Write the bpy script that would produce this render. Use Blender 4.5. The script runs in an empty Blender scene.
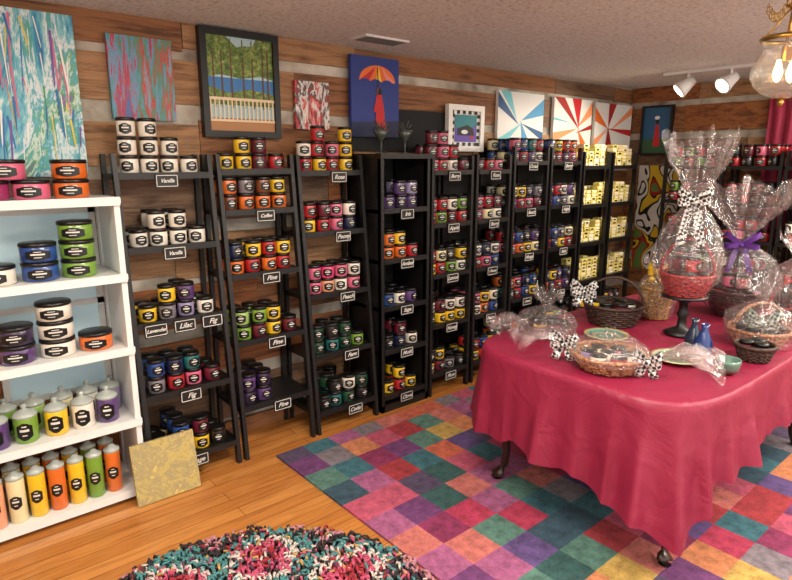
import bpy, math, random
from mathutils import Vector, Matrix, noise
random.seed(7)
rnd=random.random
def U_(a,b): return a+(b-a)*rnd()
COL=bpy.context.scene.collection
def s2l(c):
    return tuple(((x/255)/12.92 if x/255<=0.04045 else ((x/255+0.055)/1.055)**2.4) for x in c)
MATS={}
def mat(name,rgb,rough=0.5,metal=0.0,coat=0.0,emit=0.0,sheen=0.0,trans=0.0):
    if name in MATS: return MATS[name]
    m=bpy.data.materials.new(name); m.use_nodes=True
    b=m.node_tree.nodes['Principled BSDF']
    c=s2l(rgb)
    b.inputs['Base Color'].default_value=(*c,1)
    b.inputs['Roughness'].default_value=rough
    b.inputs['Metallic'].default_value=metal
    b.inputs['Coat Weight'].default_value=coat
    b.inputs['Sheen Weight'].default_value=sheen
    b.inputs['Transmission Weight'].default_value=trans
    if emit:
        b.inputs['Emission Color'].default_value=(*c,1); b.inputs['Emission Strength'].default_value=emit
    MATS[name]=m
    return m
class NT:
    def __init__(s,m): s.t=m.node_tree; s.n=s.t.nodes; s.l=s.t.links; s.b=s.n.get('Principled BSDF')
    def add(s,typ,**kw):
        x=s.n.new(typ)
        for k,v in kw.items():
            if k in x.inputs.keys(): x.inputs[k].default_value=v
            else: setattr(x,k,v)
        return x
    def link(s,a,b): s.l.new(a,b)
    def coords(s,out='Object',scale=(1,1,1),rot=(0,0,0)):
        tc=s.n.new('ShaderNodeTexCoord'); mp=s.n.new('ShaderNodeMapping')
        mp.inputs['Scale'].default_value=scale; mp.inputs['Rotation'].default_value=rot
        s.link(tc.outputs[out],mp.inputs['Vector']); return mp.outputs['Vector']
    def ramp(s,fac,stops,interp='LINEAR'):
        r=s.n.new('ShaderNodeValToRGB'); r.color_ramp.interpolation=interp
        e=r.color_ramp.elements
        while len(e)<len(stops): e.new(0.5)
        for i,(p,c) in enumerate(stops):
            e[i].position=p; e[i].color=(*s2l(c),1)
        s.link(fac,r.inputs['Fac']); return r.outputs['Color']
    def bump(s,h,strength=0.3,dist=0.01):
        b=s.n.new('ShaderNodeBump'); b.inputs['Strength'].default_value=strength; b.inputs['Distance'].default_value=dist
        s.link(h,b.inputs['Height']); s.link(b.outputs['Normal'],s.b.inputs['Normal'])
def newmat(name,rough=0.5):
    m=mat(name,(128,128,128),rough); return m,NT(m)

class MB:
    def __init__(s): s.v=[];s.f=[];s.m=[];s.s=[];s.mats=[];s.ix={}
    def mi(s,m):
        if m.name not in s.ix: s.ix[m.name]=len(s.mats); s.mats.append(m)
        return s.ix[m.name]
    def add(s,vs,fs,m,smooth=False):
        o=len(s.v); s.v.extend([tuple(a) for a in vs]); k=s.mi(m)
        for f in fs:
            s.f.append(tuple(i+o for i in f)); s.m.append(k); s.s.append(smooth)
    def box(s,x0,x1,y0,y1,z0,z1,m,M=None):
        vs=[(x0,y0,z0),(x1,y0,z0),(x1,y1,z0),(x0,y1,z0),(x0,y0,z1),(x1,y0,z1),(x1,y1,z1),(x0,y1,z1)]
        if M: vs=[M@Vector(a) for a in vs]
        s.add(vs,[(3,2,1,0),(4,5,6,7),(0,1,5,4),(1,2,6,5),(2,3,7,6),(3,0,4,7)],m)
    def skew(s,x0,x1,ya0,ya1,za,yb0,yb1,zb,m):
        vs=[(x0,ya0,za),(x1,ya0,za),(x1,ya1,za),(x0,ya1,za),(x0,yb0,zb),(x1,yb0,zb),(x1,yb1,zb),(x0,yb1,zb)]
        s.add(vs,[(3,2,1,0),(4,5,6,7),(0,1,5,4),(1,2,6,5),(2,3,7,6),(3,0,4,7)],m)
    def lathe(s,c,prof,m,seg=16,wob=None,smooth=True):
        n=len(prof); vs=[]
        for i,p in enumerate(prof):
            for j in range(seg):
                a=2*math.pi*j/seg; r=p[0]*(wob(a,i/(n-1)) if wob else 1)
                vs.append((c[0]+r*math.cos(a),c[1]+r*math.sin(a),c[2]+p[1]))
        o=len(s.v); s.v.extend(vs)
        for i in range(n-1):
            mm=prof[i][2] if len(prof[i])>2 and prof[i][2] else m
            k=s.mi(mm)
            for j in range(seg):
                a=o+i*seg+j;b=o+i*seg+(j+1)%seg
                s.f.append((a,b,b+seg,a+seg)); s.m.append(k); s.s.append(smooth)
    def tube(s,path,r,m,seg=8,closed=False,flat=None):
        P=[Vector(p) for p in path]; n=len(P); vs=[]
        for i,p in enumerate(P):
            if closed: t=P[(i+1)%n]-P[i-1]
            else: t=P[min(i+1,n-1)]-P[max(i-1,0)]
            t.normalize()
            up=Vector((0,0,1)) if abs(t.z)<0.93 else Vector((1,0,0))
            a=t.cross(up).normalized(); b=a.cross(t).normalized()
            rr=r[i] if isinstance(r,(list,tuple)) else r
            for j in range(seg):
                w=2*math.pi*j/seg
                vs.append(p+a*(rr*math.cos(w))+b*(rr*math.sin(w)*(flat or 1)))
        fs=[]
        for i in range(n if closed else n-1):
            for j in range(seg):
                a=i*seg+j;b=i*seg+(j+1)%seg;c2=((i+1)%n)*seg
                fs.append((a,b,c2+(j+1)%seg,c2+j))
        if not closed:
            fs.append(tuple(range(seg-1,-1,-1))); fs.append(tuple((n-1)*seg+j for j in range(seg)))
        s.add(vs,fs,m,True)
    def grid(s,rows,m,smooth=True):
        h=len(rows);w=len(rows[0]);vs=[p for r in rows for p in r]
        s.add(vs,[(i*w+j,i*w+j+1,(i+1)*w+j+1,(i+1)*w+j) for i in range(h-1) for j in range(w-1)],m,smooth)
    def obj(s,name,parent=None,loc=(0,0,0),rot=0):
        me=bpy.data.meshes.new(name); me.from_pydata(s.v,[],s.f)
        for m in s.mats: me.materials.append(m)
        me.polygons.foreach_set('material_index',s.m); me.polygons.foreach_set('use_smooth',s.s)
        me.update()
        o=bpy.data.objects.new(name,me); COL.objects.link(o)
        o.location=loc; o.rotation_euler=(0,0,rot)
        if parent: o.parent=parent
        return o
def empty(name,loc=(0,0,0),rot=0):
    o=bpy.data.objects.new(name,None); COL.objects.link(o); o.location=loc; o.rotation_euler=(0,0,rot); o.empty_display_size=.1
    return o

# ------------------------------------------------------------------ materials
black=mat('black_paint',(16,15,15),.45)
blackg=mat('black_lid',(14,13,13),.3)
white=mat('white_paint',(222,222,220),.5)
wlab=mat('label_white',(215,212,205),.6)
brass=mat('brass',(176,140,70),.3,metal=.9)
darkwood=mat('dark_mahogany',(48,24,16),.3,coat=.3)

LOGS=[]
for li,(stops,off) in enumerate((
  ([(.26,(44,26,16)),(.42,(104,66,40)),(.54,(152,102,62)),(.66,(120,82,54)),(.8,(178,132,88))],0),
  ([(.26,(58,40,28)),(.42,(128,92,62)),(.54,(170,128,88)),(.66,(148,114,82)),(.8,(196,156,116))],7),
  ([(.26,(40,28,22)),(.42,(88,64,48)),(.54,(128,98,74)),(.66,(106,84,66)),(.8,(150,120,96))],13),
  ([(.26,(48,26,14)),(.42,(114,66,36)),(.54,(162,100,54)),(.66,(132,84,48)),(.8,(186,132,80))],21))):
    m_,n=newmat('log_wood_%d'%li,.6)
    v=n.coords('Object',(1.1,5,17)); t=n.add('ShaderNodeTexNoise',Detail=10.0,noise_dimensions='4D'); t.inputs['Scale'].default_value=1.7; t.inputs['Roughness'].default_value=.72; t.inputs['Distortion'].default_value=.5; t.inputs['W'].default_value=off
    n.link(v,t.inputs['Vector'])
    k2=n.add('ShaderNodeTexVoronoi'); k2.inputs['Scale'].default_value=1.0; n.link(n.coords('Object',(2.2,2.2,7)),k2.inputs['Vector'])
    mx=n.add('ShaderNodeMix',data_type='RGBA',blend_type='MULTIPLY'); mx.inputs[0].default_value=.8
    n.link(n.ramp(t.outputs['Fac'],stops),mx.inputs[6]); n.link(n.ramp(k2.outputs['Distance'],[(.0,(60,44,36)),(.08,(190,180,170)),(.2,(255,255,255))]),mx.inputs[7]); n.link(mx.outputs[2],n.b.inputs['Base Color'])
    n.bump(t.outputs['Fac'],.7,.015); LOGS.append(m_)
logm=LOGS[0]
chink,n=newmat('mortar_chinking',.9)
t=n.add('ShaderNodeTexNoise',Scale=6.0,Detail=7.0); n.link(n.coords('Object'),t.inputs['Vector'])
n.link(n.ramp(t.outputs['Fac'],[(.3,(128,116,102)),(.5,(178,170,156)),(.7,(206,200,188))]),n.b.inputs['Base Color']); n.bump(t.outputs['Fac'],.4,.01)

ceilm,n=newmat('popcorn_ceiling',.95)
v=n.coords('Object'); t=n.add('ShaderNodeTexNoise',Scale=48.0,Detail=5.0,Roughness=.75); n.link(v,t.inputs['Vector'])
n.link(n.ramp(t.outputs['Fac'],[(.32,(168,166,163)),(.48,(230,228,225)),(.65,(240,239,236))]),n.b.inputs['Base Color']); n.bump(t.outputs['Fac'],.9,.025)

floorm,n=newmat('pine_floor_boards',.24)
v=n.coords('Object')
br=n.add('ShaderNodeTexBrick',Scale=1.0); n.link(v,br.inputs['Vector'])
br.offset=.37; br.inputs['Brick Width'].default_value=1.7; br.inputs['Row Height'].default_value=.085; br.inputs['Mortar Size'].default_value=.0014
br.inputs['Color1'].default_value=(*s2l((202,140,76)),1); br.inputs['Color2'].default_value=(*s2l((178,113,54)),1); br.inputs['Mortar'].default_value=(*s2l((96,54,24)),1)
t=n.add('ShaderNodeTexNoise',Scale=3.0,Detail=8.0,Roughness=.6,Distortion=1.0); n.link(n.coords('Object',(1,14,1)),t.inputs['Vector'])
mx=n.add('ShaderNodeMix',data_type='RGBA',blend_type='MULTIPLY'); mx.inputs[0].default_value=.55
n.link(br.outputs['Color'],mx.inputs[6]); n.link(n.ramp(t.outputs['Fac'],[(.3,(160,132,105)),(.6,(255,250,240))]),mx.inputs[7])
n.link(mx.outputs[2],n.b.inputs['Base Color'])

rugm,n=newmat('patchwork_rug_pile',.95)
v=n.coords('Object')
nz=n.add('ShaderNodeTexNoise',Scale=60.0,Detail=2.0); n.link(v,nz.inputs['Vector'])
off=n.add('ShaderNodeVectorMath',operation='MULTIPLY_ADD'); n.link(nz.outputs['Color'],off.inputs[0]); off.inputs[1].default_value=(.008,.008,0)
n.link(v,off.inputs[2])
sc=n.add('ShaderNodeVectorMath',operation='DIVIDE'); n.link(off.outputs[0],sc.inputs[0]); sc.inputs[1].default_value=(.175,.175,1)
fl=n.add('ShaderNodeVectorMath',operation='FLOOR'); n.link(sc.outputs[0],fl.inputs[0])
m3=n.add('ShaderNodeVectorMath',operation='MULTIPLY'); n.link(fl.outputs[0],m3.inputs[0]); m3.inputs[1].default_value=(1,1,0)
wn=n.add('ShaderNodeTexWhiteNoise',noise_dimensions='3D'); n.link(m3.outputs[0],wn.inputs['Vector'])
cols=[(60,108,120),(138,46,88),(180,64,96),(98,76,130),(128,118,126),(56,84,100),(200,100,74),(168,54,62),(112,60,112),(88,128,116),(206,130,88),(190,84,110),(52,90,88),(166,92,134),(196,160,84),(184,56,88),(84,70,98),(198,112,104)]
c=n.ramp(wn.outputs['Value'],[(i/len(cols),q) for i,q in enumerate(cols)],'CONSTANT')
t=n.add('ShaderNodeTexNoise',Scale=20.0,Detail=7.0,Roughness=.8); n.link(v,t.inputs['Vector'])
mx=n.add('ShaderNodeMix',data_type='RGBA',blend_type='MULTIPLY'); mx.inputs[0].default_value=.75
n.link(c,mx.inputs[6]); n.link(n.ramp(t.outputs['Fac'],[(.32,(110,104,110)),(.62,(255,255,255))]),mx.inputs[7]); n.link(mx.outputs[2],n.b.inputs['Base Color'])
n.bump(t.outputs['Fac'],.6,.01)

clothm,n=newmat('raspberry_tablecloth',.5)
n.b.inputs['Base Color'].default_value=(*s2l((132,24,56)),1)
t=n.add('ShaderNodeTexNoise',Scale=5.0,Detail=5.0,Distortion=.8); n.link(n.coords('Object'),t.inputs['Vector']); n.bump(t.outputs['Fac'],.5,.04)

gingham,n=newmat('gingham_ribbon',.6)
t=n.add('ShaderNodeTexChecker',Scale=66.0); t.inputs['Color1'].default_value=(.75,.75,.73,1); t.inputs['Color2'].default_value=(.008,.008,.008,1)
n.link(n.coords('Object',(1,1,1),(.3,.4,.5)),t.inputs['Vector']); n.link(t.outputs['Color'],n.b.inputs['Base Color'])
def wicker(name,a,b):
    m,n=newmat(name,.6)
    t=n.add('ShaderNodeTexNoise',Scale=90.0,Detail=3.0); n.link(n.coords('Object'),t.inputs['Vector'])
    n.link(n.ramp(t.outputs['Fac'],[(.35,a),(.65,b)]),n.b.inputs['Base Color']); n.bump(t.outputs['Fac'],.5,.005)
    return m
wtan=wicker('wicker_tan',(110,62,40),(196,146,104)); wdark=wicker('wicker_dark',(26,16,12),(74,46,32)); wred=wicker('wicker_red',(110,12,16),(186,34,36)); wgold=wicker('wicker_gold',(96,62,24),(190,146,70))
def film(name,base,tint,haze,ns):
    m=bpy.data.materials.new(name); m.use_nodes=True; nt=m.node_tree; nt.nodes.clear(); N=nt.nodes.new; K=nt.links.new
    o_=N('ShaderNodeOutputMaterial'); tr=N('ShaderNodeBsdfTransparent'); gl=N('ShaderNodeBsdfGlossy'); df=N('ShaderNodeBsdfDiffuse'); mxs=N('ShaderNodeMixShader'); mx2=N('ShaderNodeMixShader')
    tr.inputs[0].default_value=(*tint,1); gl.inputs['Roughness'].default_value=.1; df.inputs['Color'].default_value=(.8,.78,.78,1)
    lw=N('ShaderNodeLayerWeight'); lw.inputs[0].default_value=.3
    tc=N('ShaderNodeTexCoord'); nz=N('ShaderNodeTexNoise'); nz.inputs['Scale'].default_value=ns; nz.inputs['Detail'].default_value=4; nz.inputs['Distortion'].default_value=1.2
    bp=N('ShaderNodeBump'); bp.inputs['Strength'].default_value=1; bp.inputs['Distance'].default_value=.03
    K(tc.outputs['Object'],nz.inputs['Vector']); K(nz.outputs['Fac'],bp.inputs['Height']); K(bp.outputs['Normal'],gl.inputs['Normal']); K(bp.outputs['Normal'],lw.inputs['Normal'])
    ml=N('ShaderNodeMath'); ml.operation='MULTIPLY_ADD'; ml.inputs[1].default_value=.45; ml.inputs[2].default_value=base; ml.use_clamp=True
    K(lw.outputs['Facing'],ml.inputs[0]); K(ml.outputs[0],mxs.inputs[0]); K(tr.outputs[0],mxs.inputs[1]); K(gl.outputs[0],mxs.inputs[2])
    mx2.inputs[0].default_value=haze; K(mxs.outputs[0],mx2.inputs[1]); K(df.outputs[0],mx2.inputs[2]); K(mx2.outputs[0],o_.inputs[0]); MATS[name]=m; return m
cel=film('cellophane',.06,(.99,.97,.98),.03,18)
lg=film('lantern_glass',.12,(.97,.95,.9),.12,8)

WC={'w':(226,218,204),'y':(226,184,36),'o':(212,104,36),'r':(172,34,38),'p':(84,56,110),'dp':(50,36,68),'pk':(208,98,128),'hp':(212,66,118),'g':(112,152,52),'dg':(28,70,48),
'tl':(32,100,102),'b':(36,72,138),'db':(26,36,70),'n':(116,60,30),'m':(98,24,40),'c':(222,210,164),'cy':(214,204,132),'lv':(148,134,174),'lg':(150,184,100),'mg':(146,40,90),'k':(30,27,28),'pe':(224,156,120),'gy':(116,110,116)}
def wax(k): return mat('wax_'+k,WC[k],.28,coat=.4)

# ------------------------------------------------------------------ room
WA=3.25; WB=5.85; H=2.35
b=MB(); b.box(-2.2,WB+.15,-2.2,WA+.15,-.08,0,floorm); b.obj('floor')
b=MB(); b.box(-2.2,WB+.15,-2.2,WA+.15,H,H+.08,ceilm); b.obj('ceiling')
bands=[(2.21,2.35),(1.93,2.15),(1.62,1.85),(1.32,1.55),(1.02,1.25),(.72,.95),(.42,.65),(.12,.35)]
b=MB(); b.box(-2.2,WB+.15,WA,WA+.15,0,H,chink)
for z0,z1 in bands:
    x=-2.2
    while x<WB:
        x2=min(WB,x+U_(.8,2.2)); d=U_(.014,.022)
        b.box(x+.002,x2-.002,WA-d,WA+.01,z0+U_(-.02,.015),min(H-.001,z1+U_(-.015,.02)),LOGS[int(rnd()*4)]); x=x2
b.obj('wall_back')
b=MB(); b.box(WB,WB+.15,-2.2,WA,0,H,chink)
for z0,z1 in bands:
    y=-2.2
    while y<WA-.03:
        y2=min(WA-.03,y+U_(.8,2.2)); d=U_(.014,.022)
        b.box(WB-d,WB+.01,y+.002,y2-.002,z0+U_(-.02,.015),min(H-.001,z1+U_(-.015,.02)),LOGS[int(rnd()*4)]); y=y2
b.obj('wall_right')
b=MB(); b.box(-2.2,-2.05,-2.2,WA,0,H,chink); b.obj('wall_left')
b=MB(); b.box(-2.0,WB-.03,WA-.04,WA-.024,.0,.09,logm); b.obj('baseboard_back')

# ------------------------------------------------------------------ jars
def jar(B,x,y,z,k,r=.044,h=.07,lid=.017,ang=None):
    m=wax(k); a0=-math.pi/2+(U_(-.55,.15) if ang is None else ang)
    prof=[(.001,0,m),(r*.9,0,m),(r,.006,m),(r,h*.96,m),(r*.97,h,blackg)]
    if lid>0: prof+=[(r*1.03,h+.001,blackg),(r*1.03,h+lid*.8,blackg),(r*.97,h+lid,blackg),(.001,h+lid*1.0,blackg)]
    B.lathe((x,y,z),prof,m,14)
    def patch(w,zc,hh,rr,mm,seg=4,rnd_=False):
        vs=[];fs=[]
        for i in range(seg+1):
            u=i/seg*2-1; a=a0+w*u/2; e=(max(.35,1-u*u))**.5 if rnd_ else 1
            vs+= [(x+rr*math.cos(a),y+rr*math.sin(a),z+zc-hh*e),(x+rr*math.cos(a),y+rr*math.sin(a),z+zc+hh*e)]
        for i in range(seg): fs.append((2*i,2*i+2,2*i+3,2*i+1))
        B.add(vs,fs,mm,True)
    lh=min(h*.36,r*.9)
    patch(1.35,h*.5,lh,r*1.012,blackg,6,True)
    patch(.75,h*.5+lh*.15,lh*.13,r*1.03,wlab,3); patch(.4,h*.5-lh*.4,lh*.06,r*1.03,wlab,2); patch(.4,h*.5+lh*.6,lh*.06,r*1.03,wlab,2)
def sign(parent,x,y,z,txt='',w=.112,h=.066):
    B=MB(); B.box(x-w/2,x+w/2,y-.006,y,z-h/2,z+h/2,black)
    for (a,b2,c2,d) in [(-w/2+.004,w/2-.004,h/2-.008,h/2-.005),(-w/2+.004,w/2-.004,-h/2+.005,-h/2+.008),(-w/2+.004,-w/2+.007,-h/2+.005,h/2-.005),(w/2-.007,w/2-.004,-h/2+.005,h/2-.005)]:
        B.box(x+a,x+b2,y-.0075,y-.005,z+c2,z+d,wlab)
    o=B.obj('shelf_sign',parent)
    if txt:
        c=bpy.data.curves.new('sign_text','FONT'); c.body=txt; c.size=.036 if len(txt)<6 else .026; c.align_x='CENTER'; c.align_y='CENTER'; c.shear=.4; c.extrude=.0005; c.offset=.0005
        c.materials.append(wlab)
        t=bpy.data.objects.new('sign_text',c); COL.objects.link(t); t.parent=parent; t.location=(x,y-.008,z); t.rotation_euler=(math.pi/2,0,0)

soapm=[mat('soap_pale_yellow',(222,206,128),.5),mat('soap_cream',(228,214,168),.5),mat('soap_butter',(206,190,104),.5)]
def soap_bars(name,levels,w,loc,rot=0,D=.36):
    J=MB()
    for z in levels:
        n=int((w-.06)/.088); xs=(w-.088*(n-1))/2
        for row in range(2):
            for i in range(n):
                cx_=xs+.088*i; cy_=.07+row*.1; k=random.choice([4,5,6,6]) 
                for q in range(k):
                    m=soapm[int(rnd()*3)]; a=U_(-.12,.12); dx=U_(-.004,.004)
                    M=Matrix.Translation((cx_+dx,cy_,z+.001+q*.031))@Matrix.Rotation(a,4,'Z')
                    x0,y0,h=.037,.028,.0295
                    vs=[];lay=((0,.9,.86),(.005,1,1),(h-.005,1,1),(h,.9,.86))
                    for zz,sx,sy in lay:
                        for ux,uy in ((-1,-1),(1,-1),(1,1),(-1,1)): vs.append(M@Vector((ux*x0*sx,uy*y0*sy,zz)))
                    fs=[(3,2,1,0),(12,13,14,15)]
                    for l in range(3):
                        for j in range(4): fs.append((l*4+j,l*4+(j+1)%4,(l+1)*4+(j+1)%4,(l+1)*4+j))
                    J.add(vs,fs,m)
                    J.add([M@Vector((ux*.02,-y0-.0006,zz)) for ux,zz in ((-1,.008),(1,.008),(1,.022),(-1,.022))],[(0,1,2,3)],blackg if rnd()<.5 else wlab)
    J.obj(name,None,loc,rot)
def rack(name,x0,w,levels,specs,lean=0.0,top=1.68,back=False,side=False,loc=None,rot=0,words=(),signx=.5,jr=.0425,D=.36,mixp=0.0):
    loc=loc or (x0,2.86,0)
    E=empty(name,loc,rot); B=MB(); t=.022
    L=lambda z: lean*z/1.65
    for xx in (0,w-t):
        B.skew(xx,xx+t,0,.035,0,L(top),L(top)+.035,top,black)
        B.box(xx,xx+t,D-.03,D,0,top,black)
        if side: B.box(xx,xx+t*.7,.01,D-.01,.03,top,black)
    for z in levels:
        B.box(t,w-t,L(z)+.005,D-.005,z-.018,z,black); B.box(t,w-t,L(z)-.004,L(z)+.014,z-.026,z+.006,black)
        for xx in (0,w-t): B.box(xx,xx+t,L(z)+.01,D-.01,z-.026,z-.002,black)
    if back: B.box(t,w-t,D-.012,D-.002,.05,top,black)
    if side: B.box(-.01,w+.01,-.012,D,top,top+.03,black); B.box(0,w,0,D,.0,.05,black)
    B.obj('frame',E)
    for i,z in enumerate(levels):
        if i<len(words) and words[i] is not None:
            for k,wd in enumerate(words[i].split('|')):
                nn=len(words[i].split('|')); xx=w*signx if nn==1 else w*(.22+.3*k)
                sign(E,xx,L(z)-.006,z-.035,wd)
    J=MB()
    sp=.099
    def mk(k): return random.choice(['w','k','gy','m','c','db','w','y']) if rnd()<mixp else k
    for z,(lo,up) in zip(levels,specs):
        lo=lo.split();up=up.split(); third='3' in up
        up=[u for u in up if u!='3']
        n=len(lo); x_s=(w-sp*(n-1))/2 if n else 0
        for row in range(3 if D-L(z)>.31 else 2):
            yy=L(z)+.068+row*.1
            if yy>D-.05: break
            for i,k in enumerate(lo):
                if k=='-': continue
                jar(J,x_s+sp*i+U_(-.005,.005),yy+U_(-.006,.006),z+.0005,mk(k),jr)
                if i<len(up) and up[i]!='-' and (row==0 or rnd()<.7):
                    jar(J,x_s+sp*i+U_(-.007,.007),yy+U_(-.006,.006),z+.0885,mk(up[i]),jr)
                    if third and row==0 and rnd()<.6:
                        jar(J,x_s+sp*i,yy,z+.1765,up[i],jr)
    if J.v: J.obj('candle_jars',None,loc,rot)
    return E
A=[1.586,1.23,.858,.49,.135]
rack('ladder_shelf',.80,.485,A,[('w w w w','w w w 3'),('w w w w','- w w -'),('y gy lv w','- p p -'),('gy r pk m','b db tl -'),('m o y k','- b m -')],lean=.15,words=['Vanilla','Vanilla','Lavender|Lilac|Fig','Fig',"Sage"],mixp=.04)
rack('ladder_shelf',1.31,.46,[1.60,1.385,1.04,.67,.30],[('y y m r','- y m -'),('n o o o','o n n y'),('o r o r','m y r y'),('g g y m','lg g y -'),('dp p - -','p dp - -')],lean=.15,words=[None,'Coffee','Pine','Pine','Pine'],signx=.55,mixp=.06)
rack('ladder_shelf',1.79,.47,A,[('r y r y','w r pk y 3'),('y r pk pk','r m pk w'),('pk pe w pk','pk hp pk w'),('dg tl dg g','dg k dg -'),('dg tl dg dg','- dg k dg')],lean=.15,words=['Rose','Peony','Peach','Fern','Cedar'],signx=.6,mixp=.08)
rack('bookcase',2.29,.41,[1.35,1.03,.72,.425,.11],[('p dp p','- p lv'),('o o r','o y -'),('b w p','- - -'),('k db w','- m -'),('y r y','- y -')],side=True,back=True,top=1.66,words=['Iris','Amber','Sage','Musk','Clove'])
R5=[1.58,1.23,.88,.52,.16]
rack('etagere_shelf',2.72,.40,R5,[('pk r w m','m pk r - 3'),('r g m r','pk r w g'),('y r g y','r y k o'),('m y y o','w y m r'),('y m r y','k y - -')],back=True,words=['Berry','Apple','Lemon','Honey','Plum'],mixp=.26)
rack('etagere_shelf',3.15,.38,R5,[('m r pk','- - -'),('mg r w','pk r m'),('r pk b','w r pk'),('r o b','pk y b'),('y r m','r b y')],back=True,top=1.69,words=['Rose','Berry','Cherry','Melon','Sun'],mixp=.26)
rack('etagere_shelf',3.56,.43,[1.64,1.29,.94,.58,.22],[('b r p w','pk b tl r'),('p r pk m','b p r g'),('pk o y r','r b w p'),('tl r b y','o pk r b'),('o y r m','r o b g')],back=True,top=1.75,words=['Ocean','Beach','Mango','Citrus','Palm'],mixp=.3)
rack('etagere_shelf',4.02,.43,[1.64,1.29,.94,.58,.22],[('b r dp pk','b pk r o'),('r b p m','b r m p'),('r p b r','m b r y'),('o b r p','b y p r'),('y b o g','r y g b')],back=True,top=1.75,words=['Berry','Night','Rain','Wind','Sea'],mixp=.3)
SL=[1.60,1.27,.94,.60,.26]
rack('soap_display_rack',4.48,.42,SL,[('',''),('',''),('',''),('',''),('y r k','k y m')],back=True,top=1.72)
rack('soap_display_rack',4.94,.42,SL,[('',''),('',''),('',''),('',''),('y r k','y m k')],back=True,top=1.72)
soap_bars('soap_bars',SL[:4],.42,(4.48,2.86,0)); soap_bars('soap_bars',SL[:4],.42,(4.94,2.86,0))
RB=[1.6,1.3,1.0,.68,.36,.1]
for y0,sp in ((2.60,[('g r g r','r g r m'),('r m r g','g r m r'),('m r p r','r r m p'),('r g r m','m r r g'),('r r m m','- r m -'),('k r m k','r k - -')]),
              (2.12,[('r k r pk','k r pk r'),('m r k r','r r m k'),('r pk m r','k r r m'),('r m r k','m k r r'),('m m r r','- r m -'),('k r m k','r k - -')]),
              (1.64,[('r r pk m','pk r r k'),('k r m r','r k r m'),('r r m pk','r m r k'),('r k r m','m r k r'),('m r r r','- r m -'),('k r m k','r k - -')]),
              (1.16,[('r r pk m','pk r r k'),('k r m r','r k r m'),('r r m pk','r m r k'),('r k r m','m r k r'),('m r r r','- r m -'),('k r m k','r k - -')])):
    rack('etagere_shelf',0,.46,RB,sp,back=False,top=1.72,loc=(5.35,y0,0),rot=-math.pi/2,mixp=.15)

# ------------------------------------------------------------------ white shelf
wl=[1.486,1.135,.784,.42,.06]; X0=-.35; X1=.775; Y0=2.86; Y1=3.2
b=MB()
for xx in (X0,X1-.025,): 
    b.box(xx,xx+.025,Y0,Y0+.04,0,1.486,white); b.box(xx,xx+.025,Y1-.04,Y1,0,1.486,white)
    for z in (.04,.40,.77,1.12,1.46): b.box(xx+.003,xx+.022,Y0+.03,Y1-.03,z-.03,z+.015,white)
b.box(X1-.018,X1-.010,Y0+.03,Y1-.03,.05,1.45,white)
for z in wl: b.box(X0-.004,X1+.004,Y0-.01,Y1,z-.024,z,white); b.box(X0,X1,Y0-.014,Y0-.002,z-.034,z+.004,white)
b.obj('white_shelving_unit')
J=MB()
def put(px,z,k,lev=0,y=2.96,r=.072,h=.066,ang=-.3):
    jar(J,.165+.0043*px,y,z+lev*(h+.018)+.001,k,r,h,.017,ang=ang+U_(-.1,.1))
T=wl[0]
for px,k,l in ((-30,'p',0),(-30,'p',1),(-2,'p',0),(32,'mg',0),(67,'pk',0),(48,'pk',1),(103,'o',0),(103,'o',1)): put(px,T,k,l)
T=wl[1]
for px,k,l in ((-8,'y',0),(-42,'w',0),(28,'w',0),(66,'b',0),(66,'b',1),(102,'g',0),(102,'g',1),(102,'g',2)): put(px,T,k,l)
T=wl[2]
for px,k,l in ((-34,'b',0),(1,'y',0),(1,'y',1),(36,'p',0),(36,'dp',1),(73,'w',0),(73,'w',1),(73,'w',2),(110,'o',0)): put(px,T,k,l)
J.obj('three_wick_candles')
J=MB()
domeg=mat('apothecary_glass',(160,168,162),.08,coat=.5)
def apoth(px,z,k,y=2.94,r=.048,h=.115):
    x=.165+.0043*px
    jar(J,x,y,z+.001,k,r,h,0,ang=-.3)
    m=domeg
    J.lathe((x,y,z+.001),[(r*.97,h,m),(r*1.05,h+.004,m),(r*1.05,h+.012,m),(r*.8,h+.022,m),(r*.35,h+.032,m),(r*.16,h+.037,m),(r*.3,h+.047,m),(r*.2,h+.057,m),(.001,h+.058,m)],m,14)
for px,k in ((-40,'r'),(-16,'g'),(8,'p'),(34,'g'),(62,'y'),(88,'w'),(113,'p')): apoth(px,wl[3],k)
for px,k in ((-28,'pk'),(-4,'dg'),(20,'g'),(46,'lg'),(74,'c'),(100,'w'),(124,'lv')): apoth(px,wl[3],k,3.07)
J.obj('apothecary_jar_candles')
J=MB()
for i,k in enumerate(('r','y','b','p','g','pe','c','y','o','y','g','o','n')):
    x=-.25+i*.081
    if x>X1-.06: break
    for yy in (2.92,3.03):
        jar(J,x,yy,wl[4]+.001,k,.036,.205,0,ang=-.3)
        m=domeg; z=wl[4]+.001; h=.205; r=.036
        J.lathe((x,yy,z),[(r*.97,h,m),(r*1.05,h+.004,m),(r*1.03,h+.014,m),(r*.5,h+.024,m),(r*.3,h+.034,m),(.001,h+.036,m)],m,12)
J.obj('pillar_jar_candles')
b=MB(); pane=mat('glow_pane',(190,218,228),.25,emit=.12)  # added glowing pane, stands in for the bluish glow behind the shelf
b.box(.30,.72,WA-.03,WA-.024,.52,1.40,pane)
for a in ((.27,.30,.49,1.43),(.72,.75,.49,1.43),(.27,.75,1.40,1.43),(.27,.75,.49,.52),(.27,.75,.94,.97)): b.box(a[0],a[1],WA-.036,WA-.0225,a[2],a[3],white)
b.obj('glow_panel_1')

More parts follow.
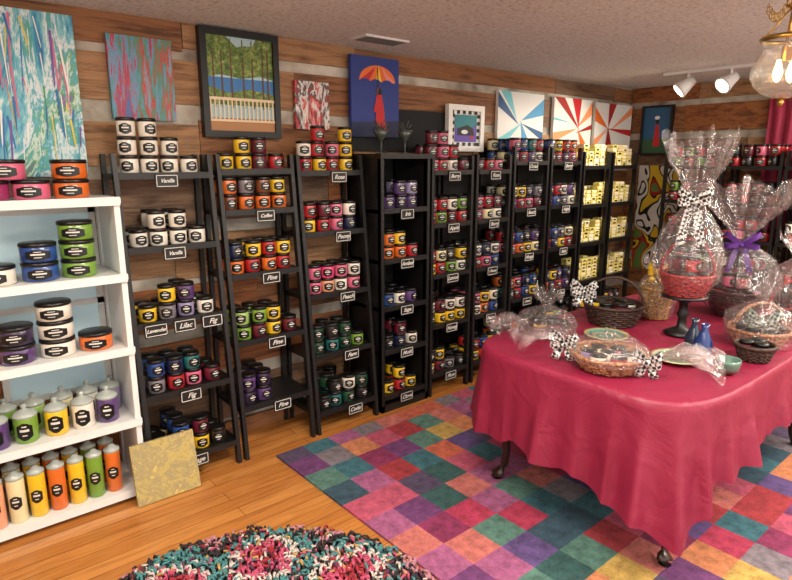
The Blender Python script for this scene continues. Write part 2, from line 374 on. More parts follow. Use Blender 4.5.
# ------------------------------------------------------------------ art
def flat(name,x0,x1,z0,z1,base,polys=(),frame=None,fw=.03,y=WA-.0225,th=.028,side='A',dz=.0004):
    w=x1-x0;h=z1-z0; B=MB()
    B.box(0,w,-th,0,0,h,base)
    for i,(m,pts) in enumerate(polys):
        yy=-th-dz*(i+1); B.add([(u*w,yy,v_*h) for u,v_ in pts],[tuple(range(len(pts)))],m)
    if frame:
        for a in ((-fw,0,-fw,h+fw),(w,w+fw,-fw,h+fw),(0,w,-fw,0),(0,w,h,h+fw)):
            B.box(a[0],a[1],-th-.018,0,a[2],a[3],frame)
    if side=='A': o=B.obj(name,None,(x0,y,z0)); 
    else: o=B.obj(name,None,(WB-.013,y,z0),-math.pi/2)
    return o
def circ(cx,cy,rx,ry,n=16,a0=0,a1=2*math.pi):
    full=abs(a1-a0-2*math.pi)<1e-4
    return [(cx+rx*math.cos(a0+(a1-a0)*i/(n if full else n-1)),cy+ry*math.sin(a0+(a1-a0)*i/(n if full else n-1))) for i in range(n)]
def abstract(name,stops,scale=(3,1,.8),dist=2.0,sc=2.5,seed=0,rough=.62,interp='LINEAR',det=6.0):
    m,n=newmat(name,.5); v=n.coords('Object',scale)
    t=n.add('ShaderNodeTexNoise',Detail=det,noise_dimensions='4D'); t.inputs['Roughness'].default_value=rough; t.inputs['Distortion'].default_value=dist; t.inputs['Scale'].default_value=sc; t.inputs['W'].default_value=seed; n.link(v,t.inputs['Vector'])
    n.link(n.ramp(t.outputs['Fac'],stops,interp),n.b.inputs['Base Color']); 
    if interp=='LINEAR': n.bump(t.outputs['Fac'],.3,.01)
    return m
pm=lambda nm,c: mat('paint_'+nm,c,.55)
a1=abstract('abstract_drip_canvas',[(.30,(24,80,140)),(.39,(50,140,180)),(.45,(120,190,200)),(.49,(226,232,230)),(.52,(90,170,190)),(.56,(80,160,130)),(.60,(206,224,214)),(.64,(70,150,90)),(.70,(120,90,160)),(.78,(220,200,90))],(3.0,1,1.0),1.0,1.8,3.3,.7)
random.seed(21); P=[]
dc=[pm('drip_green',(70,150,80)),pm('drip_pink',(206,110,140)),pm('drip_blue',(40,110,176)),pm('drip_yellow',(224,204,80)),pm('drip_teal',(70,170,184)),pm('drip_white',(236,236,232)),pm('drip_white',(236,236,232)),pm('drip_violet',(120,80,160))]
for i in range(130):
    u=U_(.03,.97); v1=U_(.15,.98); l=U_(.06,.4); wd=U_(.002,.008); c=random.choice(dc); v0=max(.02,v1-l); s_=U_(-.03,.03)
    P.append((c,[(u-wd+s_,v1),(u-wd*.5,v0+.02),(u,v0),(u+wd*.7,v0+.02),(u+wd+s_,v1),(u+s_,v1+.01)]))
flat('abstract_painting',.05,.74,1.575,2.30,a1,P,dz=.00005)
a2=abstract('abstract_streak_canvas',[(.3,(30,60,120)),(.4,(50,110,170)),(.46,(180,36,42)),(.5,(90,150,186)),(.54,(70,134,100)),(.58,(184,54,50)),(.63,(100,160,180)),(.7,(186,64,50)),(.78,(50,80,150))],(3.6,1,.35),.35,2.2,5,.75)
flat('abstract_painting',.88,1.19,1.85,2.245,a2)
sky=pm('sky',(170,200,206)); lake=pm('lake',(60,120,180)); fol=abstract('paint_foliage',[(.35,(48,76,30)),(.5,(96,124,52)),(.62,(150,160,84)),(.7,(190,200,150))],(12,1,12),1,3,2); trunk=pm('trunk',(96,66,40)); rail=pm('rail',(226,204,170)); deck=pm('deck',(170,120,76)); 
P=[(fol,[(0,.56),(.2,.6),(.5,.57),(.8,.61),(1,.58),(1,1),(.75,1),(.6,.8),(.45,.9),(.3,1),(0,1)]),(lake,[(0,.38),(1,.38),(1,.57),(0,.57)]),(fol,[(0,.28),(1,.28),(1,.42),(.6,.46),(.3,.41),(0,.48)]),(deck,[(0,0),(1,0),(1,.14),(0,.14)])]
for u in (.08,.2,.34,.52,.66,.82,.9): P.append((trunk,[(u,.25),(u+.03,.25),(u+.022,.98),(u+.008,.98)]))
P+=[(fol,circ(.2,.9,.16,.05)),(fol,circ(.62,.86,.2,.06)),(fol,circ(.85,.94,.13,.04))]
P.append((rail,[(0,.33),(1,.33),(1,.36),(0,.36)])); P.append((rail,[(0,.1),(1,.1),(1,.125),(0,.125)]))
for i in range(16): P.append((rail,[(i/16+.015,.1),(i/16+.035,.1),(i/16+.035,.35),(i/16+.015,.35)]))
flat('framed_landscape_painting',1.37,1.765,1.81,2.305,sky,P,black,.035)
a4=abstract('abstract_red_canvas',[(.3,(25,22,25)),(.42,(190,50,50)),(.48,(225,225,220)),(.54,(40,40,46)),(.6,(200,60,60)),(.68,(220,220,216)),(.75,(70,110,150))],(4,1,1.5),1.5,2.6,9)
flat('abstract_painting',1.91,2.15,1.835,2.115,a4)
nav=pm('navy',(34,54,130)); ora=pm('orange',(226,110,40)); red=pm('red',(190,30,36)); bk=pm('black',(14,14,16)); yel=pm('yellow',(236,200,60)); skin=pm('skin',(120,70,50)); wh=pm('white',(226,226,222)); pink=pm('pink',(226,130,120))
P=[(pm('dusk',(20,30,70)),[(0,0),(1,0),(1,.22),(0,.18)])]
P+=[(ora,circ(.54,.70,.38,.2,14,0,math.pi)),(red,[(.16,.7),(.36,.7),(.5,.88)]),(yel,[(.5,.7),(.62,.7),(.56,.9)]),(pink,[(.74,.7),(.92,.7),(.62,.88)]),(nav,circ(.28,.695,.1,.035)),(nav,circ(.5,.695,.1,.035)),(nav,circ(.74,.695,.1,.035)),(bk,[(.535,.4),(.55,.4),(.55,.88),(.535,.88)]),
(skin,[(.50,.10),(.56,.10),(.6,.4),(.5,.4)]),(red,[(.44,.32),(.68,.30),(.62,.54),(.52,.54)]),(bk,circ(.57,.58,.055,.045)),(skin,[(.50,.52),(.53,.55),(.56,.64),(.52,.62)]),(bk,[(.45,.05),(.5,.05),(.56,.14),(.48,.14)]),(red,[(.48,.2),(.72,.06),(.66,.34),(.5,.34)])]
flat('umbrella_woman_painting',2.305,2.70,1.80,2.30,nav,P,y=WA-.0225-.0215)
flat('black_display_board',2.33,3.2,1.71,1.99,mat('black_felt',(22,23,26),.8),th=.02,y=WA-.0225)
P=[]
for i in range(10):
    for (u,v_) in ((i/10,0),(i/10,.9),(0,i/10),(.9,i/10)):
        if (i%2)==0: P.append((bk,[(u,v_),(u+.1,v_),(u+.1,v_+.1),(u,v_+.1)]))
P+=[(pm('violet',(96,70,170)),[(.12,.12),(.88,.12),(.88,.88),(.12,.88)]),(pm('teal',(40,130,140)),[(.12,.5),(.5,.45),(.88,.6),(.88,.88),(.12,.88)]),(bk,[(.2,.3),(.8,.3),(.75,.5),(.55,.6),(.2,.5)]),(wh,circ(.45,.4,.12,.06)),(red,[(.6,.2),(.8,.2),(.7,.32)])]
flat('patchwork_picture',3.195,3.50,1.755,2.01,wh,P,mat('white_frame',(232,230,225),.4),.04,y=3.19,th=.02)
lb=pm('lightblue',(60,150,200)); db=pm('deepblue',(24,80,130)); lo=pm('lightorange',(240,150,100)); dr=pm('darkred',(160,36,30)); tq=pm('turquoise',(110,196,206))
canv=pm('canvas',(228,228,224))
flat('starburst_painting',3.75,4.34,1.75,2.19,canv,[(db,[(.45,.42),(.0,.98),(.0,.72)]),(tq,[(.4,.5),(.05,1),(.25,1)]),(lb,[(.5,.5),(1,.92),(1,.62)]),(db,[(.5,.45),(1,.3),(1,.14)]),(lb,[(.48,.5),(.75,0),(.55,0)]),(tq,[(.5,.45),(.1,0),(0,0),(0,.15)])])
flat('starburst_painting',4.49,5.08,1.76,2.19,canv,[(dr,[(.7,.35),(.0,1),(.25,1)]),(red,[(.65,.4),(.45,1),(.7,1)]),(lo,[(.6,.4),(1,.98),(1,.7)]),(dr,[(.55,.3),(1,.5),(1,.4)]),(ora,[(.62,.4),(.75,0),(.95,0)]),(lo,[(.62,.4),(.0,.1),(0,.3)]),(tq,[(.5,.5),(0,.6),(0,.55)])])
flat('starburst_painting',5.14,5.80,1.76,2.18,canv,[(ora,[(.35,.45),(.0,.9),(.0,.6)]),(dr,[(.35,.45),(.35,1),(.55,1)]),(lo,[(.4,.4),(1,1),(1,.8)]),(red,[(.3,.45),(1,.45),(1,.3)]),(dr,[(.35,.5),(.5,0),(.3,0)]),(lo,[(.35,.45),(0,.0),(0,.2)])])
P=[(pm('grass',(50,90,60)),[(0,0),(1,0),(1,.35),(0,.3)]),(red,[(.4,.15),(.66,.15),(.58,.62),(.46,.62)]),(bk,circ(.52,.7,.06,.06)),(wh,circ(.5,.78,.1,.04))]
flat('framed_figure_painting',0,.27,1.72,2.15,pm('seablue',(40,90,130)),P,black,.02,y=3.07,side='B')
a6=abstract('bold_floral_canvas',[(.0,(226,190,40)),(.37,(16,16,18)),(.40,(228,228,222)),(.46,(16,16,18)),(.485,(232,232,226)),(.55,(16,16,18)),(.575,(230,196,50)),(.63,(16,16,18)),(.65,(176,40,36)),(.69,(96,140,70))],(1,1,.85),1.0,3.6,4,.3,'CONSTANT',1.0)
flat('flower_painting',0,.42,.56,1.60,a6,[],None,0,y=3.08,side='B',th=.02)
a5=abstract('gold_leaf_canvas',[(.3,(96,88,62)),(.43,(186,164,92)),(.52,(140,130,98)),(.6,(214,182,90)),(.7,(120,112,92))],(3,1,3),.8,2.6,12,.85)
B=MB(); B.box(0,.31,-.02,0,0,.30,a5); o=B.obj('unframed_canvas',None,(.70,2.785,.001)); o.rotation_euler=(-.2,0,0)

curt=mat('magenta_curtain',(170,24,70),.6,sheen=.3)
B=MB(); rows=[]
for i in range(8):
    z=2.2-i*.16; rows.append([(WB-.07+.025*math.sin(j*.9)+.004*i*math.sin(j*.4),1.95-j*.0145,z) for j in range(60)])
B.grid(rows,curt); o=B.obj('curtain'); sm=o.modifiers.new('s','SOLIDIFY'); sm.thickness=.003
B=MB(); B.tube([(WB-.07,2.0,2.215),(WB-.07,1.05,2.215)],.01,black); 
for yy in (1.99,1.06): B.tube([(WB-.07,yy,2.215),(WB-.015,yy,2.215)],.007,black)
B.obj('curtain_rod')

gg=mat('smoke_glass',(70,78,72),.08,coat=.5)
for gx in (2.42,2.62):
    B=MB(); B.lathe((gx,3.02,1.6905),[(.001,0),(.036,0),(.036,.004),(.006,.012),(.005,.075),(.012,.085),(.035,.11),(.052,.15),(.050,.15),(.032,.113),(.001,.09)],gg,20)
    for k in range(7):
        a=k*.9; B.tube([(gx,3.02,1.78),(gx+.02*math.cos(a),3.02+.02*math.sin(a),1.85),(gx+.05*math.cos(a),3.02+.05*math.sin(a),1.88+.01*(k%3))],.003,gg,5)
    B.obj('goblet')

B=MB(); B.box(2.17,2.5,2.84,2.99,H-.010,H,white)
for i in range(9): B.box(2.19,2.48,2.853+i*.0145,2.857+i*.0145,H-.014,H-.01,mat('vent_dark',(90,90,88),.5))
B.obj('ceiling_vent')
E=empty('track_light',(5.0,2.1,H))
B=MB(); B.box(-.018,.018,-.42,.4,-.022,0,white); B.obj('rail',E)
for yy in (.2,-.12):
    B=MB(); B.tube([(0,yy,-.02),(0,yy,-.07)],.012,white)
    d=Vector((-.45,.62,-.64)).normalized() if yy>0 else Vector((-.75,.35,-.55)).normalized(); a=Vector((0,yy,-.10))
    B.tube([a-d*.055,a-d*.05,a,a+d*.055,a+d*.085,a+d*.086],[.014,.036,.046,.06,.07,.056],white,16)
    B.tube([a+d*.0865,a+d*.089],.054,mat('lamp_face',(255,244,220),.4,emit=14),16)
    B.obj('spot_head',E)

# ------------------------------------------------------------------ rugs
B=MB(); B.box(0,3.75,0,3.1,0,.012,rugm); B.obj('patchwork_rug',None,(1.46,-.31,.0005))
random.seed(11)
sh=[mat('shag_'+k,c,.9) for k,c in (('white',(190,180,172)),('pink',(176,70,100)),('teal',(66,122,124)),('black',(40,34,36)),('red',(146,36,46)),('rose',(172,118,128)),('mustard',(170,132,74)),('plum',(88,42,68)))]
B=MB(); cx,cy,cr=.69,1.55,.745
B.lathe((0,0,0),[(.001,.012),(cr,.012),(cr+.01,.006),(cr,0),(.001,0)],sh[3],64,smooth=False)
g=.0165; N=int(cr/g)
for i in range(-N,N+1):
    for j in range(-N,N+1):
        x=i*g+U_(-.008,.008); y=j*g+U_(-.008,.008)
        rr=math.hypot(x,y)
        if rr>cr: continue
        bd=9
        for k in range(9):
            a=k*2*math.pi/9+.3; px,py=(.53*math.cos(a),.53*math.sin(a)); d=math.hypot(x-px,y-py)
            if d<bd: bd=d
        d0=min(bd,abs(rr-.0))
        w_=int((d0*20+noise.noise(Vector((x*9,y*9,0)))*1.2))%6
        k=[4,1,0,2,3,5][w_]
        if rnd()<.28: k=int(rnd()*8)
        m=sh[k]; a=rnd()*6.283; l=U_(.02,.038); h=U_(.02,.034)
        ux,uy=math.cos(a),math.sin(a); z0=.01
        B.tube([(x,y,z0),(x+ux*l*.3,y+uy*l*.3,z0+h),(x+ux*l*.8,y+uy*l*.8,z0+h*.85),(x+ux*l*1.1,y+uy*l*1.1,z0+h*.35)],[.005,.006,.006,.004],m,5)
B.obj('round_shag_rug',None,(cx,cy,.0005))

# ------------------------------------------------------------------ table
random.seed(5)
TX,TY,TA,TB,TZ=3.06,1.385,.97,.57,.757
def sup(a,A_=TA,B_=TB,n=6.0):
    c,s_=math.cos(a),math.sin(a); return (math.copysign(abs(c)**(2/n),c)*A_,math.copysign(abs(s_)**(2/n),s_)*B_)
raw=[sup(2*math.pi*i/6000) for i in range(6000)]
Ls=[0]
for i in range(6000): Ls.append(Ls[-1]+math.dist(raw[i],raw[(i+1)%6000]))
NP=480; per=[];k=0
for i in range(NP):
    t=Ls[-1]*i/NP
    while Ls[k+1]<t: k+=1
    f_=(t-Ls[k])/max(1e-9,Ls[k+1]-Ls[k]); p0=raw[k%6000]; p1=raw[(k+1)%6000]
    per.append((p0[0]+(p1[0]-p0[0])*f_,p0[1]+(p1[1]-p0[1])*f_))
E=empty('dining_table')
B=MB()
vs=[(TX+x*.985,TY+y*.975,.752) for x,y in per]+[(TX+x*.985,TY+y*.975,.727) for x,y in per]
B.add(vs,[tuple(range(NP)),tuple(range(2*NP-1,NP-1,-1))]+[(i+NP,(i+1)%NP+NP,(i+1)%NP,i) for i in range(NP)],darkwood)
B.box(2.26,3.84,.95,.975,.64,.727,darkwood);B.box(2.26,3.84,1.78,1.805,.64,.727,darkwood);B.box(2.26,2.285,.95,1.8,.64,.727,darkwood);B.box(3.82,3.845,.95,1.8,.64,.727,darkwood)
B.obj('top',E)
i=0
for lx,ly in ((2.26,.95),(2.26,1.80),(3.83,.95),(3.83,1.80)):
    i+=1; sx=-1 if lx<3 else 1; sy=-1 if ly<1.36 else 1; B=MB()
    pts=[(0,.70,.035),(.012,.62,.042),(.024,.54,.040),(.018,.42,.032),(.004,.28,.025),(-.006,.16,.021),(0,.08,.02),(.014,.04,.026),(.026,.022,.034),(.028,.006,.026)]
    B.tube([(lx+sx*o_,ly+sy*o_,z+.012*(z<.5)) for o_,z,r in pts],[r for o_,z,r in pts],darkwood,12)
    B.obj('leg_%d'%i,E)
B=MB(); rows=[]
Rn=28
NRM=[]
for i in range(NP):
    x1,y1=per[(i+6)%NP]; x0,y0=per[(i-6)%NP]; tx,ty=x1-x0,y1-y0; L=math.hypot(tx,ty) or 1; NRM.append((ty/L,-tx/L))
def drop(x,y,nx):
    d=.29+.12*max(0,-nx)+.05*max(0,nx)
    dn=math.hypot(x+.93,y+.53); d+=.23*math.exp(-(dn/.17))
    df=math.hypot(x+.93,y-.53); d+=.06*math.exp(-(df/.12))
    return d
for q in range(1,12):
    f_=q/11
    rows.append([(TX+x*f_,TY+y*f_,TZ+.0015) for x,y in per+per[:1]])
for q in range(0,Rn+1):
    r=q/Rn; row=[]
    for i in range(NP+1):
        x,y=per[i%NP]; nx,ny=NRM[i%NP]
        s_=Ls[-1]*(i%NP)/NP
        dn=math.exp(-(math.hypot(x+.93,y+.53)/.28)**2)
        ph=s_*2*math.pi
        A1=math.sin(ph/.29+1.3*math.sin(ph/1.1)); A2=math.sin(ph/.139+1+r*.8)
        fold=.65*(1-abs(A1))**1.2*1.6-.45+.28*A2+.6*math.sin(ph/.47+2)
        amp=(.003+.034*r+.012*dn)*min(1,r*1.6)
        d=drop(x,y,nx)*(1+.03*math.sin(ph/.3))
        th_=min(1,r*d/.03)
        rr=.014*math.sin(th_*math.pi/2)
        out=rr+.004+.05*r**1.3*(.6+1.0*dn)+amp*fold
        z=TZ+.0015-(d*r if r*d>.03 else .03*(1-math.cos(th_*math.pi/2)))
        row.append((TX+x+nx*out,TY+y+ny*out,z+.008*math.sin(ph/.15+r*5)*r))
    rows.append(row)
B.grid(rows,clothm)
B.add([(TX+x/11,TY+y/11,TZ+.0015) for x,y in per],[tuple(range(NP))],clothm)
o=B.obj('tablecloth',E)
TT=TZ+.004

# ------------------------------------------------------------------ baskets
def basket(B,c,rb,rt,h,m,handle=0,rings=9,ha=0,ell=1.0):
    x,y,z=c; seg=60
    for i in range(rings):
        f_=i/(rings-1); r=rb+(rt-rb)*f_; zz=z+.006+f_*h
        B.tube([(x+ell*(r+.003*((-1)**i)*math.sin(14*a))*math.cos(a),y+(r+.003*((-1)**i)*math.sin(14*a))*math.sin(a),zz) for a in [2*math.pi*j/seg for j in range(seg)]],min(.006,h/rings*.62),m,6,closed=True)
    B.tube([(x+ell*(rt+.002)*math.cos(a),y+(rt+.002)*math.sin(a),z+h+.01) for a in [2*math.pi*j/seg for j in range(seg)]],.009,m,6,closed=True)
    B.lathe((x,y,z),[(rb-.002,.006),(rt-.004,h)],m,30)
    for j in range(20):
        a=2*math.pi*j/20; B.tube([(x+ell*rb*math.cos(a),y+rb*math.sin(a),z+.003),(x+ell*rt*math.cos(a),y+rt*math.sin(a),z+h)],.004,m,5)
    B.lathe((x,y,z),[(.001,.004),(rb*min(1,ell),.004),(rb*min(1,ell),.010),(.001,.010)],m,24)
    if handle:
        ca,sa=math.cos(ha),math.sin(ha)
        for dd in (-.006,.006):
            pts=[]
            for k in range(17):
                a=math.pi*k/16; u=math.cos(a)*rt*(ell if abs(ca)>.7 else 1); pts.append((x+u*ca-dd*sa,y+u*sa+dd*ca,z+h+handle*math.sin(a)))
            B.tube(pts,.006,m,6)
def strip(B,pts,wdir,w,m):
    wd=Vector(wdir).normalized()*w/2
    B.grid([[Vector(p)-wd for p in pts],[Vector(p)+wd for p in pts]],m)
DV=(.42,-.91,0)
def bow(B,c,s,m,d=DV,w=.03,tail=1.3):
    c=Vector(c); d=Vector(d).normalized(); n=d.cross(Vector((0,0,1))).normalized(); u=Vector((0,0,1))
    for sg in (-1,1):
        for tl in (-.1,.75):
            pts=[c+d*(sg*s*math.sin(t*math.pi))+n*(.4*s*math.sin(2*t*math.pi))+u*(s*tl*math.sin(t*math.pi)) for t in [k/14 for k in range(15)]]
            strip(B,pts,u*.9+n*.35-d*(sg*tl*.5),w,m)
        pts=[c+d*(sg*s*(.15+.5*t))-n*(.01+.012*math.sin(t*7))+u*(-s*tail*t) for t in [k/8 for k in range(9)]]
        strip(B,pts,d+u*.25*sg,w,m)
    B.lathe(c-Vector((0,0,.014)),[(.001,0),(.014,.003),(.018,.014),(.014,.025),(.001,.028)],m,12)
def cello(B,c,prof,seed,seg=90,pts=7,amp=.12):
    rs=random.Random(seed); ph=[rs.uniform(0,6.28) for _ in range(6)]
    def wob(a,f_):
        return 1+amp*(.5*math.sin(pts*a+ph[0]+3*f_)+.35*math.sin((pts*2+1)*a+ph[1]-4*f_)+.3*math.sin((pts*3+2)*a+ph[2]+6*f_))*(.5+f_)
    P=[]
    for i in range(len(prof)-1):
        for k in range(4): t=k/4; P.append((prof[i][0]*(1-t)+prof[i+1][0]*t,prof[i][1]*(1-t)+prof[i+1][1]*t))
    P.append(prof[-1])
    B.lathe(c,P,cel,seg,wob)
    n0=len(B.v)-seg
    for j in range(seg):
        x,y,z=B.v[n0+j]; B.v[n0+j]=(x,y,z+.035*math.sin(j*.42+ph[3])+.02*math.sin(j*1.3))
def fan(B,c,d,L,W,seed,lift=.03):
    c=Vector(c); d=Vector(d).normalized(); s_=Vector((-d.y,d.x,0)); rows=[]
    for i in range(15):
        t=i/14; row=[]
        for j in range(31):
            u=j/15-1; e=1+.12*math.sin(u*5+seed)
            p=c+d*(L*t*e*(1-.18*u*u))+s_*(u*W*(.1+.9*t**.8)); p.z+=.035*t*math.sin(u*13+seed+2*t)*(.6)+.02*math.sin(u*29+seed)*t+lift*math.sin(t*3.0)+abs(.02*math.sin(j*1.7+i*.8))*t
            p.z=max(p.z,.004)
            row.append(p)
        rows.append(row)
    B.grid(rows,cel)
def jars_in(B,n,R,z,ks,r=.036,h=.06,lid=.015):
    for k in range(n): jar(B,R*math.cos(k*2*math.pi/n),R*math.sin(k*2*math.pi/n),z,ks[k],r,h,lid)
E=empty('wicker_gift_basket',(2.29,1.28,TT)); B=MB(); basket(B,(0,0,0),.115,.155,.06,wtan); B.obj('basket',E)
B=MB(); 
for k,(dx,dy) in enumerate(((0,0),(.078,0),(-.078,0),(.038,.07),(-.042,.068),(.042,-.07),(-.037,-.07))):
    jar(B,dx,dy,.025,['w','pk','w','c','lv','w','r'][k],.034,.046,.006)
B.obj('candles',E)
B=MB(); cello(B,(0,0,.02),[(.165,.03),(.165,.06),(.15,.09),(.11,.115),(.05,.13),(.02,.135)],3,amp=.06)
fan(B,(-.07,.16,.07),(-.45,1,0),.22,.14,2,.05); fan(B,(.04,-.16,.06),(.45,-1,0),.27,.17,5,.05); fan(B,(-.03,.16,.06),(.4,1,0),.17,.10,8,.06)
B.obj('cellophane_wrap',E)
B=MB(); bow(B,(-.09,.17,.085),.06,gingham,w=.035); bow(B,(-.0,-.175,.07),.055,gingham,w=.035); B.obj('ribbons',E)
E=empty('wrapped_gift_basket',(2.50,1.76,TT)); B=MB(); basket(B,(0,0,0),.08,.12,.05,wdark); 
jars_in(B,4,.05,.02,['k','m','y','r'],.033,.05,.014)
B.obj('basket',E); B=MB(); cello(B,(0,0,.01),[(.13,.0),(.15,.05),(.13,.10),(.07,.13),(.02,.15),(.07,.22)],14,amp=.12); fan(B,(-.1,.0,.05),(-1,.3,0),.22,.14,3,.06); B.obj('cellophane_wrap',E)
E=empty('handled_basket',(2.98,1.66,TT)); B=MB(); basket(B,(0,0,0),.12,.155,.10,wdark,.16,ha=-1.1); B.obj('basket',E); B=MB()
jars_in(B,6,.08,.055,['k','n','y','k','m','w'],.035,.06,.014)
B.obj('candles',E); B=MB(); bow(B,(-.10,.13,.17),.07,gingham,w=.045); B.obj('ribbons',E)
E=empty('woven_gift_basket',(3.27,1.56,TT)); B=MB(); basket(B,(0,0,0),.06,.085,.17,wgold,.07,rings=12,ha=-1.1); B.obj('basket',E)
B=MB(); cello(B,(0,0,.02),[(.09,.0),(.10,.12),(.09,.2),(.03,.25),(.08,.32)],21,amp=.12); B.obj('cellophane_wrap',E)
B=MB(); bow(B,(-.02,0,.27),.05,mat('yellow_ribbon',(220,180,40),.4)); B.obj('ribbons',E)
E=empty('pedestal_stand',(3.05,1.31,TT)); B=MB(); B.lathe((0,0,0),[(.001,0),(.08,0),(.085,.01),(.06,.025),(.025,.04),(.02,.09),(.032,.11),(.02,.13),(.022,.17),(.06,.195),(.11,.2),(.11,.212),(.001,.212)],black,28); B.obj('stand',E)
E=empty('wrapped_red_gift_basket',(3.05,1.31,TT+.2125)); B=MB(); basket(B,(0,0,0),.09,.125,.10,wred,.19,rings=10,ha=-1.1)
jars_in(B,5,.065,.05,['r','r','m','pk','r']); jars_in(B,3,.04,.128,['r','m','r'])
B.obj('basket',E); B=MB(); cello(B,(0,0,.01),[(.10,.0),(.15,.08),(.16,.2),(.13,.32),(.07,.41),(.024,.47),(.06,.55),(.12,.66),(.155,.78)],31,amp=.12,pts=6); B.obj('cellophane_wrap',E)
B=MB(); bow(B,(-.05,-.02,.48),.075,gingham,w=.04,tail=3.0)
B.obj('ribbons',E)
pur=mat('purple_ribbon',(96,54,140),.35)
E=empty('wrapped_gift_basket',(3.70,1.30,TT)); B=MB(); basket(B,(0,0,0),.11,.16,.14,wdark,.16,ha=-1.1)
jars_in(B,6,.09,.08,['r','m','r','lv','w','pk'],.038,.07,.015); jars_in(B,3,.045,.168,['r','pk','r'])
B.obj('basket',E); B=MB(); cello(B,(0,0,.01),[(.12,.0),(.19,.08),(.21,.2),(.16,.33),(.03,.43),(.09,.52),(.18,.62),(.24,.75)],41,amp=.12,pts=7); B.obj('cellophane_wrap',E)
B=MB(); bow(B,(-.06,-.02,.42),.09,pur,w=.03,tail=1.8); B.obj('ribbons',E)
grg,n=newmat('green_gingham_ribbon',.6); t=n.add('ShaderNodeTexChecker',Scale=70.0); t.inputs['Color1'].default_value=(*s2l((180,186,176)),1); t.inputs['Color2'].default_value=(*s2l((60,80,74)),1); n.link(n.coords('Object',(1,1,1),(.3,.4,.5)),t.inputs['Vector']); n.link(t.outputs['Color'],n.b.inputs['Base Color'])
E=empty('wrapped_gift_basket',(3.17,.99,TT)); B=MB(); basket(B,(0,0,0),.10,.135,.07,wtan,.14,ha=-.6)
jars_in(B,6,.08,.03,['w','dg','k','r','lg','m'],.036,.05,.015)
B.obj('basket',E); B=MB(); cello(B,(0,0,.01),[(.14,.0),(.155,.07),(.15,.14),(.07,.19),(.02,.22),(.09,.30)],51,amp=.10); B.obj('cellophane_wrap',E)
B=MB(); bow(B,(-.08,-.04,.13),.07,grg,w=.04); B.obj('ribbons',E)
E=empty('wrapped_red_gift_basket',(3.54,.95,TT)); B=MB(); basket(B,(0,0,0),.09,.13,.08,wred,.2,ha=-1.1)
jars_in(B,5,.065,.03,['r','r','m','pk','r'])
B.obj('basket',E); B=MB(); cello(B,(0,0,.01),[(.10,.0),(.14,.08),(.145,.22),(.12,.32),(.03,.39),(.11,.50)],61,amp=.12); B.obj('cellophane_wrap',E)
E=empty('woven_gift_basket',(2.90,.91,TT)); B=MB(); basket(B,(0,0,0),.06,.08,.06,wdark); 
jars_in(B,3,.035,.025,['k','m','k'],.03,.05,.015)
B.obj('basket',E)
def plate(x,y,r,c1,c2):
    B=MB(); m1=mat('glaze_'+str(c1),c1,.2,coat=.5); m2=mat('glaze_'+str(c2),c2,.2,coat=.5)
    B.lathe((0,0,0),[(.001,0,m1),(r*.5,0,m1),(r*.6,.006,m1),(r,.018,m1),(r,.022,m1),(r*.85,.018,m2),(r*.62,.010,m1),(r*.5,.007,m2),(.001,.007,m2)],m1,40); return B.obj('ceramic_plate',None,(x,y,TT))
plate(2.70,1.53,.11,(205,190,130),(90,150,140)); plate(2.62,1.13,.11,(196,186,150),(110,150,120))
B=MB(); m1=mat('bowl_green',(84,116,104),.25,coat=.5); m2=mat('bowl_brown',(92,60,40),.3,coat=.4)
B.lathe((0,0,0),[(.001,0,m2),(.03,0,m2),(.048,.02,m1),(.055,.05,m1),(.054,.064,m1),(.048,.062,m1),(.043,.03,m2),(.001,.012,m2)],m1,28); B.obj('pottery_bowl',None,(2.62,.92,TT))
bl=mat('cobalt_glaze',(24,48,104),.15,coat=.7); B=MB(); B.lathe((0,0,0),[(.001,0),(.034,0),(.046,.02),(.040,.06),(.02,.11),(.014,.13),(.02,.15),(.016,.147),(.010,.12),(.001,.11)],bl,24); B.obj('ceramic_vase',None,(2.79,1.09,TT))
B=MB(); B.lathe((0,0,0),[(.001,0),(.033,0),(.044,.02),(.038,.055),(.018,.1),(.013,.125),(.02,.145),(.014,.14),(.001,.11)],mat('dark_glaze',(26,40,62),.15,coat=.7),24); B.obj('ceramic_vase',None,(2.87,1.17,TT))

# ------------------------------------------------------------------ lantern
E=empty('pendant_lantern',(2.90,.94,0)); B=MB()
B.lathe((0,0,1.90),[(.001,0),(.03,.003),(.07,.02),(.105,.05),(.125,.09),(.124,.12),(.105,.155),(.088,.185),(.086,.21),(.10,.24)],lg,48,wob=lambda a,f_:1+.012*math.sin(16*a)); B.obj('glass_bell',E)
B=MB(); B.lathe((0,0,1.90),[(.001,-.03),(.008,-.025),(.014,-.012),(.008,-.002),(.02,.0),(.03,.004),(.001,.006)],brass,20)
B.lathe((0,0,1.90),[(.100,.228),(.106,.238),(.100,.248),(.096,.238),(.100,.228)],brass,40)
B.lathe((0,0,2.05),[(.001,0),(.02,.0),(.02,.06),(.03,.065),(.001,.07)],brass,20)
for k in range(3):
    a=k*2.094+.4; B.tube([(.10*math.cos(a),.10*math.sin(a),2.14),(.05*math.cos(a),.05*math.sin(a),2.2),(.0,.0,2.26)],.0035,brass,6)
B.tube([(0,0,2.12),(0,0,2.27)],.004,brass,6)
B.lathe((0,0,2.255),[(.001,0),(.02,.003),(.028,.01),(.001,.02)],brass,20)
B.lathe((0,0,2.32),[(.03,0),(.055,.02),(.055,.03)],brass,24)
def link(B,c,r,ax,m):
    B.tube([(c[0]+(r*math.cos(a) if ax else 0),c[1]+(0 if ax else r*math.cos(a)),c[2]+1.5*r*math.sin(a)) for a in [k*math.pi/6 for k in range(12)]],.002,m,6,closed=True)
for k in range(3): link(B,(0,0,2.28+.02*k),.009,k%2,brass)
for k in range(16):
    t=k/15; link(B,(.25*t,.18*t,2.325-.28*t*(1-t)),.012,k%2,brass)
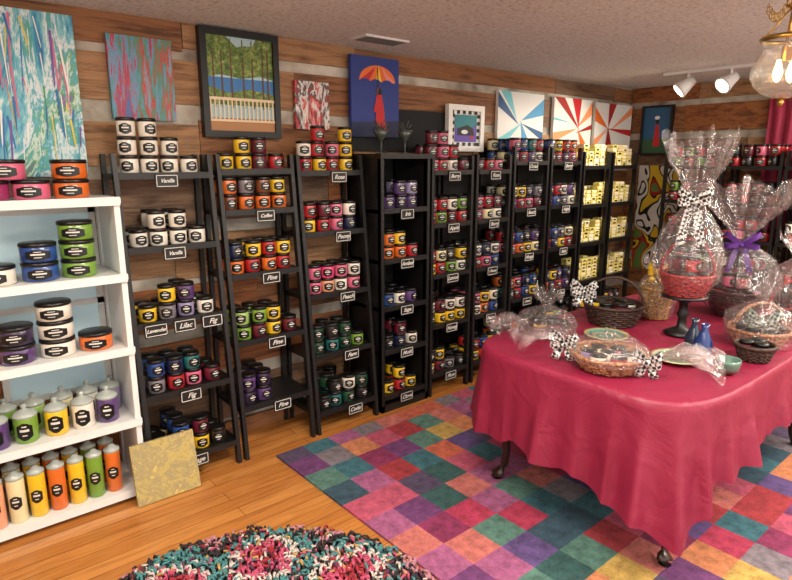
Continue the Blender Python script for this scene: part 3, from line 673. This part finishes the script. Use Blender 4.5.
B.obj('brass_fittings',E)
B=MB()
bulb=mat('warm_bulb',(255,214,150),.3,emit=10)
for dx in (-.03,.03): B.lathe((dx,-dx*.5,1.965),[(.001,0),(.012,.01),(.018,.03),(.016,.05),(.01,.075),(.008,.09)],bulb,16)
B.obj('bulb',E)

# ------------------------------------------------------------------ lights
def area(name,loc,size,power,col,rot=(0,0,0)):
    l=bpy.data.lights.new(name,'AREA'); l.shape='RECTANGLE'; l.size=size[0]; l.size_y=size[1]; l.energy=power; l.color=col
    o=bpy.data.objects.new(name,l); COL.objects.link(o); o.location=loc; o.rotation_euler=rot
area('ceiling_fill',(1.1,1.0,2.33),(.9,.5),64,(1,.90,.77))  # added fill lights under the ceiling, out of view, no fixtures modelled
area('ceiling_fill',(2.6,-.3,2.33),(.9,.5),60,(1,.90,.77))
area('ceiling_fill',(4.6,.2,2.33),(.9,.5),70,(1,.89,.75))
area('ceiling_fill',(-.6,1.6,2.33),(.6,.5),28,(1,.91,.80))
area('uplight_fill',(-.4,-.6,1.7),(.5,.5),95,(1,.94,.85),(math.pi,0,0))  # added upward fills that brighten the ceiling, no floor lamp stands here
area('uplight_fill',(4.2,-1.2,1.7),(.5,.5),130,(1,.93,.83),(math.pi,0,0))
def spot(loc,tgt,e,ang=70,col=(1,.88,.72)):
    l=bpy.data.lights.new('spot_lamp','SPOT'); l.energy=e; l.spot_size=math.radians(ang); l.spot_blend=.7; l.shadow_soft_size=.04; l.color=col
    o=bpy.data.objects.new('spot_lamp',l); COL.objects.link(o); o.location=loc; o.rotation_euler=(Vector(tgt)-Vector(loc)).to_track_quat('-Z','Y').to_euler()
spot((4.93,2.38,2.17),(4.6,3.2,1.5),30,100); spot((4.88,2.03,2.17),(4.0,3.0,1.0),55,90)
w=bpy.data.worlds.new('world'); bpy.context.scene.world=w; w.use_nodes=True
w.node_tree.nodes['Background'].inputs[0].default_value=(1,.95,.89,1); w.node_tree.nodes['Background'].inputs[1].default_value=1.7
# ------------------------------------------------------------------ camera
cam=bpy.data.cameras.new('camera'); co=bpy.data.objects.new('camera',cam); COL.objects.link(co)
cam.sensor_width=36; cam.lens=590/792*36; cam.clip_start=.02
p=math.radians(12.4); th=math.radians(49.9)
co.location=(0,0,1.65); co.rotation_euler=(math.pi/2-p,0,th-math.pi/2)
bpy.context.scene.camera=co
bpy.context.scene.view_settings.view_transform='Standard'
